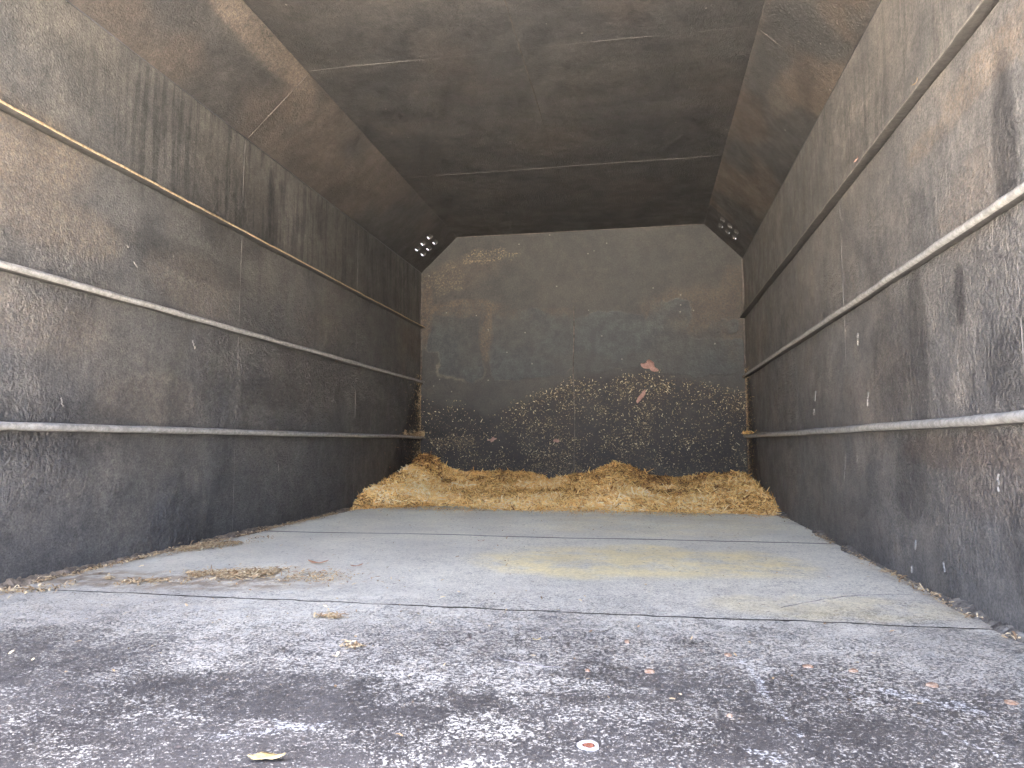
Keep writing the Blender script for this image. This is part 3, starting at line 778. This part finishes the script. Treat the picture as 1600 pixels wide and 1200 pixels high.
flakes('chip', np.stack([x, y, ZF + h + rng.uniform(.0, .012, n)], 1), N, rng.gamma(4, .0062, n) * np.where(rng.uniform(0, 1, n) < .12, 1.9, 1) + .006, rng.uniform(.003, .0095, n), M_CHIP, pile, tilt=.60, rnd=tone, dirs=np.tile([1.0, .1, 0], (n, 1)) * rng.choice([.6, 0.02], (n, 1)))
pile.children[-1]['kind'] = 'stuff'

# chips stuck on the bulkhead
n = 52000
x = rng.uniform(XL + .01, XR - .01, n); z = rng.uniform(-.26, .56, n)
top = np.interp(x, [-1.6, -1.35, -1.1, -.9, -.5, 0, .25, .45, .7], [.34, .30, .24, .31, .47, .52, .49, .44, .36]) + .10 * (fbm(x, z, 6, 930, 3) - .5) - rng.exponential(.05, n)
dens = .16 + .45 * sst(.35, .7, fbm(x, z, 8, 931, 5))
dens *= .80 + .25 * np.exp(-((x + .2) / .7) ** 2) + .12 * np.exp(-((z - top + .05) / .06) ** 2)
dens *= np.interp(x, [-1.6, -1.3, -1.05, -.8, 0, .6], [.75, .65, .8, .95, 1, .8])
keep = (z < top) & (rng.uniform(0, 1, n) < dens)
x, z = x[keep], z[keep]; n = len(x)
big = 1 + .25 * np.exp(-((z - np.interp(x, [-1.6, -.9, -.5, 0, .7], [.3, .27, .49, .52, .3]) + .05) / .08) ** 2)
L = (rng.gamma(1.3, .0036, n) + .002) * big
wc = flakes('stuck_wood_chips', np.stack([x, np.full(n, YB - .006), z], 1), np.tile([0, -1.0, 0], (n, 1)), L, np.minimum(L, rng.uniform(.0015, .0048, n) * big), M_CHIPW, None, tilt=.3,
            rnd=np.clip(rng.beta(1.1, 1.5, n) + .12 * (big - 1), 0, 1))
tag(wc, 'pale splashed wood chips stuck across the lower half of the end wall', 'wood chips', kind='stuff')
# splash on the side walls near the corners
for xx, s, lab in ((XL, 1, 'brown chip crumbs stuck on the left wall in the far corner'), (XR, -1, 'brown chip crumbs stuck on the right wall in the far corner')):
    n = 1100
    z = rng.uniform(-.3, .5, n); y = YB - .012 - rng.exponential(.09, n) * np.interp(z, [-.3, .5], [1.5, .6])
    o = flakes('stuck_wood_chips', np.stack([np.full(n, xx + s * .006), y, z], 1), np.tile([s * 1.0, 0, 0], (n, 1)), rng.gamma(2.2, .004, n) + .004, rng.uniform(.002, .005, n), M_CHIPD, None, tilt=.35)
    tag(o, lab, 'wood chips', kind='stuff')
# heaps on the far rail ends
n = 900
y = YB - .01 - rng.exponential(.10, n); y = np.maximum(y, 4.55)
o = flakes('stuck_wood_chips', np.stack([XL + rng.uniform(.004, .038, n), y, .047 + .020 + rng.exponential(.007, n) - .012 * (rng.uniform(0, 1, n) < .4)], 1), np.tile([0, 0, 1.0], (n, 1)), rng.gamma(3, .004, n) + .005, rng.uniform(.002, .005, n), M_CHIPD, None, tilt=.7)
tag(o, 'ridge of brown crumbs lying on the far end of the lowest left rail', 'wood chips', kind='stuff')
n = 350
y = YB - .01 - rng.exponential(.09, n); y = np.maximum(y, 4.6)
o = flakes('stuck_wood_chips', np.stack([XR - rng.uniform(.004, .034, n), y, .047 + .019 + rng.exponential(.004, n)], 1), np.tile([0, 0, 1.0], (n, 1)), rng.gamma(3, .004, n) + .005, rng.uniform(.002, .005, n), M_CHIP, None, tilt=.6)
tag(o, 'thin line of tan crumbs on the far end of the lowest right rail', 'wood chips', kind='stuff')

# litter drifts on the deck
def drift(label, n, fx, mat, Lm=.0027):
    P = fx(n); n = len(P)
    o = flakes('floor_litter', np.c_[P, np.full(n, ZF + .0035) + rng.exponential(.0025, n)], np.tile([0, 0, 1.0], (n, 1)), rng.gamma(3, Lm, n) + .004, rng.uniform(.0015, .005, n), mat, None, tilt=.25)
    return tag(o, label, 'litter', kind='stuff')
def line(a, b, w, fr=6, seed=1, thr=.45):
    def f(n):
        t = rng.uniform(0, 1, n); x = a[0] + (b[0] - a[0]) * t; y = a[1] + (b[1] - a[1]) * t
        x = x + rng.normal(0, w[0], n); y = y + rng.normal(0, w[1], n)
        k = (fbm(x, y, fr, seed, 3) > thr) & (x > XL + .006) & (x < XR - .006)
        return np.stack([x[k], y[k]], 1)
    return f
drift('long drift of tan straw crumbs on the near left of the deck', 5200, line((-1.46, 1.68), (-1.0, 1.90), (.03, .035), 9, 2, .47), M_CHIPD)
drift('sparse patch of chips trailing right of the near left drift', 900, line((-1.1, 1.80), (-.80, 1.86), (.08, .05), 12, 4, .52), M_CHIPD)
drift('strip of straw crumbs hugging the left wall foot halfway along', 2200, line((-1.57, 2.22), (-1.45, 2.52), (.025, .05), 8, 6, .42), M_CHIPD)
drift('brown crumbs along the left wall foot from front to heap', 2800, line((-1.585, 1.5), (-1.58, 3.9), (.014, .02), 7, 8, .40), M_CHIPD)
drift('grey and tan crumbs along the right wall foot', 1200, line((.675, 1.5), (.672, 3.95), (.012, .02), 7, 10, .45), M_CHIPD)
drift('crumbs at the left wall foot nearest the opening', 350, line((-1.56, 1.52), (-1.42, 1.60), (.03, .02), 9, 12, .45), M_CHIPD)
drift('tiny nest of shredded straw on the near middle of the deck', 90, line((-.67, 1.43), (-.625, 1.428), (.010, .007), 3, 14, .0), M_CHIPD, .0045)
drift('thin scatter of stray chips over the whole deck', 520, line((-.45, 1.0), (-.45, 4.0), (.65, .1), 3, 16, .2), M_CHIPD, .0016)
drift('short brown shreds beside the nest on the near deck', 40, line((-.53, 1.235), (-.50, 1.235), (.010, .006), 3, 18, .0), M_CHIPD, .004)
drift('loose straw thinning out in front of the heap', 3200, line((-1.5, 3.90), (.65, 3.84), (.05, .09), 7, 20, .47), M_CHIP, .005)

# ================================================================== leaves and flakes
def leaf_mat(name, ca, cb): return simple(name, ca, cb, 90, .7, .5, .002)
def leaf(name, loc, size, aspect, lobes, mat, normal, spin, curl, seed, label, cat='leaf'):
    rr = random.Random(seed); V = [(0, 0, 0)]; F = []; n = 40
    for ring, s in ((1, .5), (2, 1.0)):
        for i in range(n):
            a = 2 * math.pi * i / n
            r = s * (1 + (.33 * math.cos(a * lobes + 1) + .12 * rr.uniform(-1, 1)) * (1 if ring == 2 else .4)) * size * .5
            x, y = r * math.cos(a), r * math.sin(a) * aspect
            V.append((x, y, curl * size * ((x / size) ** 2 * 2 - .6 * (y / size) + .25 * math.sin(3 * a) * (s ** 2) * .4)))
    for i in range(n):
        F.append((0, 1 + i, 1 + (i + 1) % n)); F.append((1 + i, 1 + n + i, 1 + n + (i + 1) % n, 1 + (i + 1) % n))
    me = bpy.data.meshes.new(name); me.from_pydata(V, [], F); me.update()
    o = link(name, me, mat, None, True)
    md = o.modifiers.new('thick', 'SOLIDIFY'); md.thickness = .0006
    q = Vector(normal).to_track_quat('Z', 'Y').to_matrix().to_4x4()
    o.matrix_world = Matrix.Translation(loc) @ q @ Matrix.Rotation(spin, 4, 'Z')
    return tag(o, label, cat)
ML_PINK = leaf_mat('pinkish dead leaf', (.22, .125, .10), (.32, .20, .165))
ML_YEL = leaf_mat('yellow dead leaf', (.34, .25, .10), (.46, .36, .18))
ML_BRN = leaf_mat('brown dead leaf', (.30, .14, .07), (.42, .24, .14))
ML_GRN = leaf_mat('pale bark flake', (.26, .19, .11), (.36, .27, .17))
leaf('dead_leaf', (.052, 4.984, .535), .105, .6, 3, ML_PINK, (0, -1, .1), -.5, .25, 1, 'pinkish torn leaf stuck high on the end wall above the chips')
leaf('dead_leaf', (-.008, 4.985, .325), .085, .4, 2, ML_PINK, (0, -1, 0), 1.1, .2, 2, 'small pink leaf scrap stuck below the torn leaf on the end wall')
leaf('dead_leaf', (-.435, .790, ZF + .004), .036, .5, 3, ML_YEL, (0, -.1, 1), .1, .18, 3, 'yellow crumpled leaf on the dark deck at the bottom of the photo')
leaf('dead_leaf', (-.977, 2.051, ZF + .006), .052, .38, 2, ML_BRN, (0, -.2, 1), .1, .2, 4, 'thin reddish brown leaf on the pale deck near the drift')
leaf('dead_leaf', (-.84, 2.02, ZF + .006), .03, .4, 2, ML_BRN, (0, -.2, 1), .5, .2, 9, 'little brown scrap right of the thin reddish leaf')
leaf('bark_flake', (XR - .030, 1.798, .870), .015, .6, 2, ML_GRN, (-1, -.3, .3), .8, .4, 5, 'tan bark flake caught on the top right rail, nearer one', 'bark flake')
leaf('bark_flake', (XR - .034, 2.265, .868), .022, .5, 3, ML_PINK, (-1, -.3, .1), .3, .5, 6, 'pinkish bark flake caught on the top right rail, farther one', 'bark flake')
leaf('bark_flake', (-1.06, 4.985, .03), .055, .5, 4, ML_PINK, (0, -1, .1), .3, .3, 7, 'pinkish bark scrap low on the end wall left of the middle', 'bark flake')
leaf('bark_flake', (-.60, 4.985, .02), .035, .9, 2, ML_PINK, (0, -1, .1), .3, .3, 8, 'small round pink scrap low on the end wall near the middle', 'bark flake')
leaf('bark_flake', (-.60, 2.62, ZF + .004), .022, .6, 2, ML_BRN, (0, -.1, 1), .3, .3, 12, 'dark flat scrap alone on the pale mid deck', 'bark flake')
leaf('bark_flake', (-.20, 1.335, ZF + .004), .012, .6, 2, ML_YEL, (0, -.1, 1), .3, .3, 13, 'tiny yellow crumb beside the curved peeling edge', 'bark flake')

# ---- scratches and chips in the wall coat, as thin raised slivers belonging to the walls
M_SCR = simple('bare pale scratch', (.13, .122, .11), (.21, .20, .18), 150, .6, .5, .001)
def scratch(root, x, side, pts, w, mat=M_SCR):
    P = []
    for (y0, z0), (y1, z1) in zip(pts[:-1], pts[1:]):
        for k in range(8):
            t = k / 8; P.append((y0 + (y1 - y0) * t + random.gauss(0, w * .35), z0 + (z1 - z0) * t))
    P.append(pts[-1]); n = len(P); V = []; F = []
    for i, (y, z) in enumerate(P):
        ww = w * .55 * (math.sin(math.pi * (i + .3) / (n + .2)) ** .6) * random.uniform(.3, 1.2)
        V += [(x + side * .003, y - ww, z), (x + side * .0062, y, z), (x + side * .003, y + ww, z)]
    for i in range(n - 1):
        for j in (0, 1): F.append((i*3+j, i*3+j+1, i*3+j+4, i*3+j+3))
    me = bpy.data.meshes.new('scratch'); me.from_pydata(V, [], F); me.update()
    return link('scratch', me, mat, root)
for pts, w in [([(2.44, .355), (2.445, .315)], .006), ([(2.36, .16), (2.372, .115)], .015), ([(3.03, .21), (3.05, .17)], .004), ([(3.07, .14), (3.08, .115)], .004),
               ([(2.63, -.04), (2.65, -.09)], .006), ([(2.655, -.10), (2.662, -.125)], .004), ([(2.50, -.04), (2.50, -.065)], .005), ([(1.56, -.06), (1.565, -.095)], .006),
               ([(2.02, -.25), (2.025, -.275)], .003), ([(2.055, -.32), (2.06, -.34)], .003), ([(2.49, -.17), (2.51, -.20)], .009),
               ([(1.85, -.275), (1.845, -.30)], .004), ([(2.70, -.205), (2.66, -.21)], .004)]:
    scratch(wall_r, XR, -1, pts, w)
for pts, w in [([(2.30, .375), (2.315, .345)], .009), ([(2.94, -.09), (2.945, -.12)], .004), ([(1.98, .585), (2.0, .57)], .006),
               ([(1.72, .13), (1.73, .105)], .007), ([(1.66, .06), (1.67, .045)], .009), ([(1.95, .63), (1.955, .622)], .004)]:
    scratch(wall_l, XL, 1, pts, w)

scene.render.engine = 'CYCLES'
scene.cycles.max_bounces = 10
scene.cycles.diffuse_bounces = 8
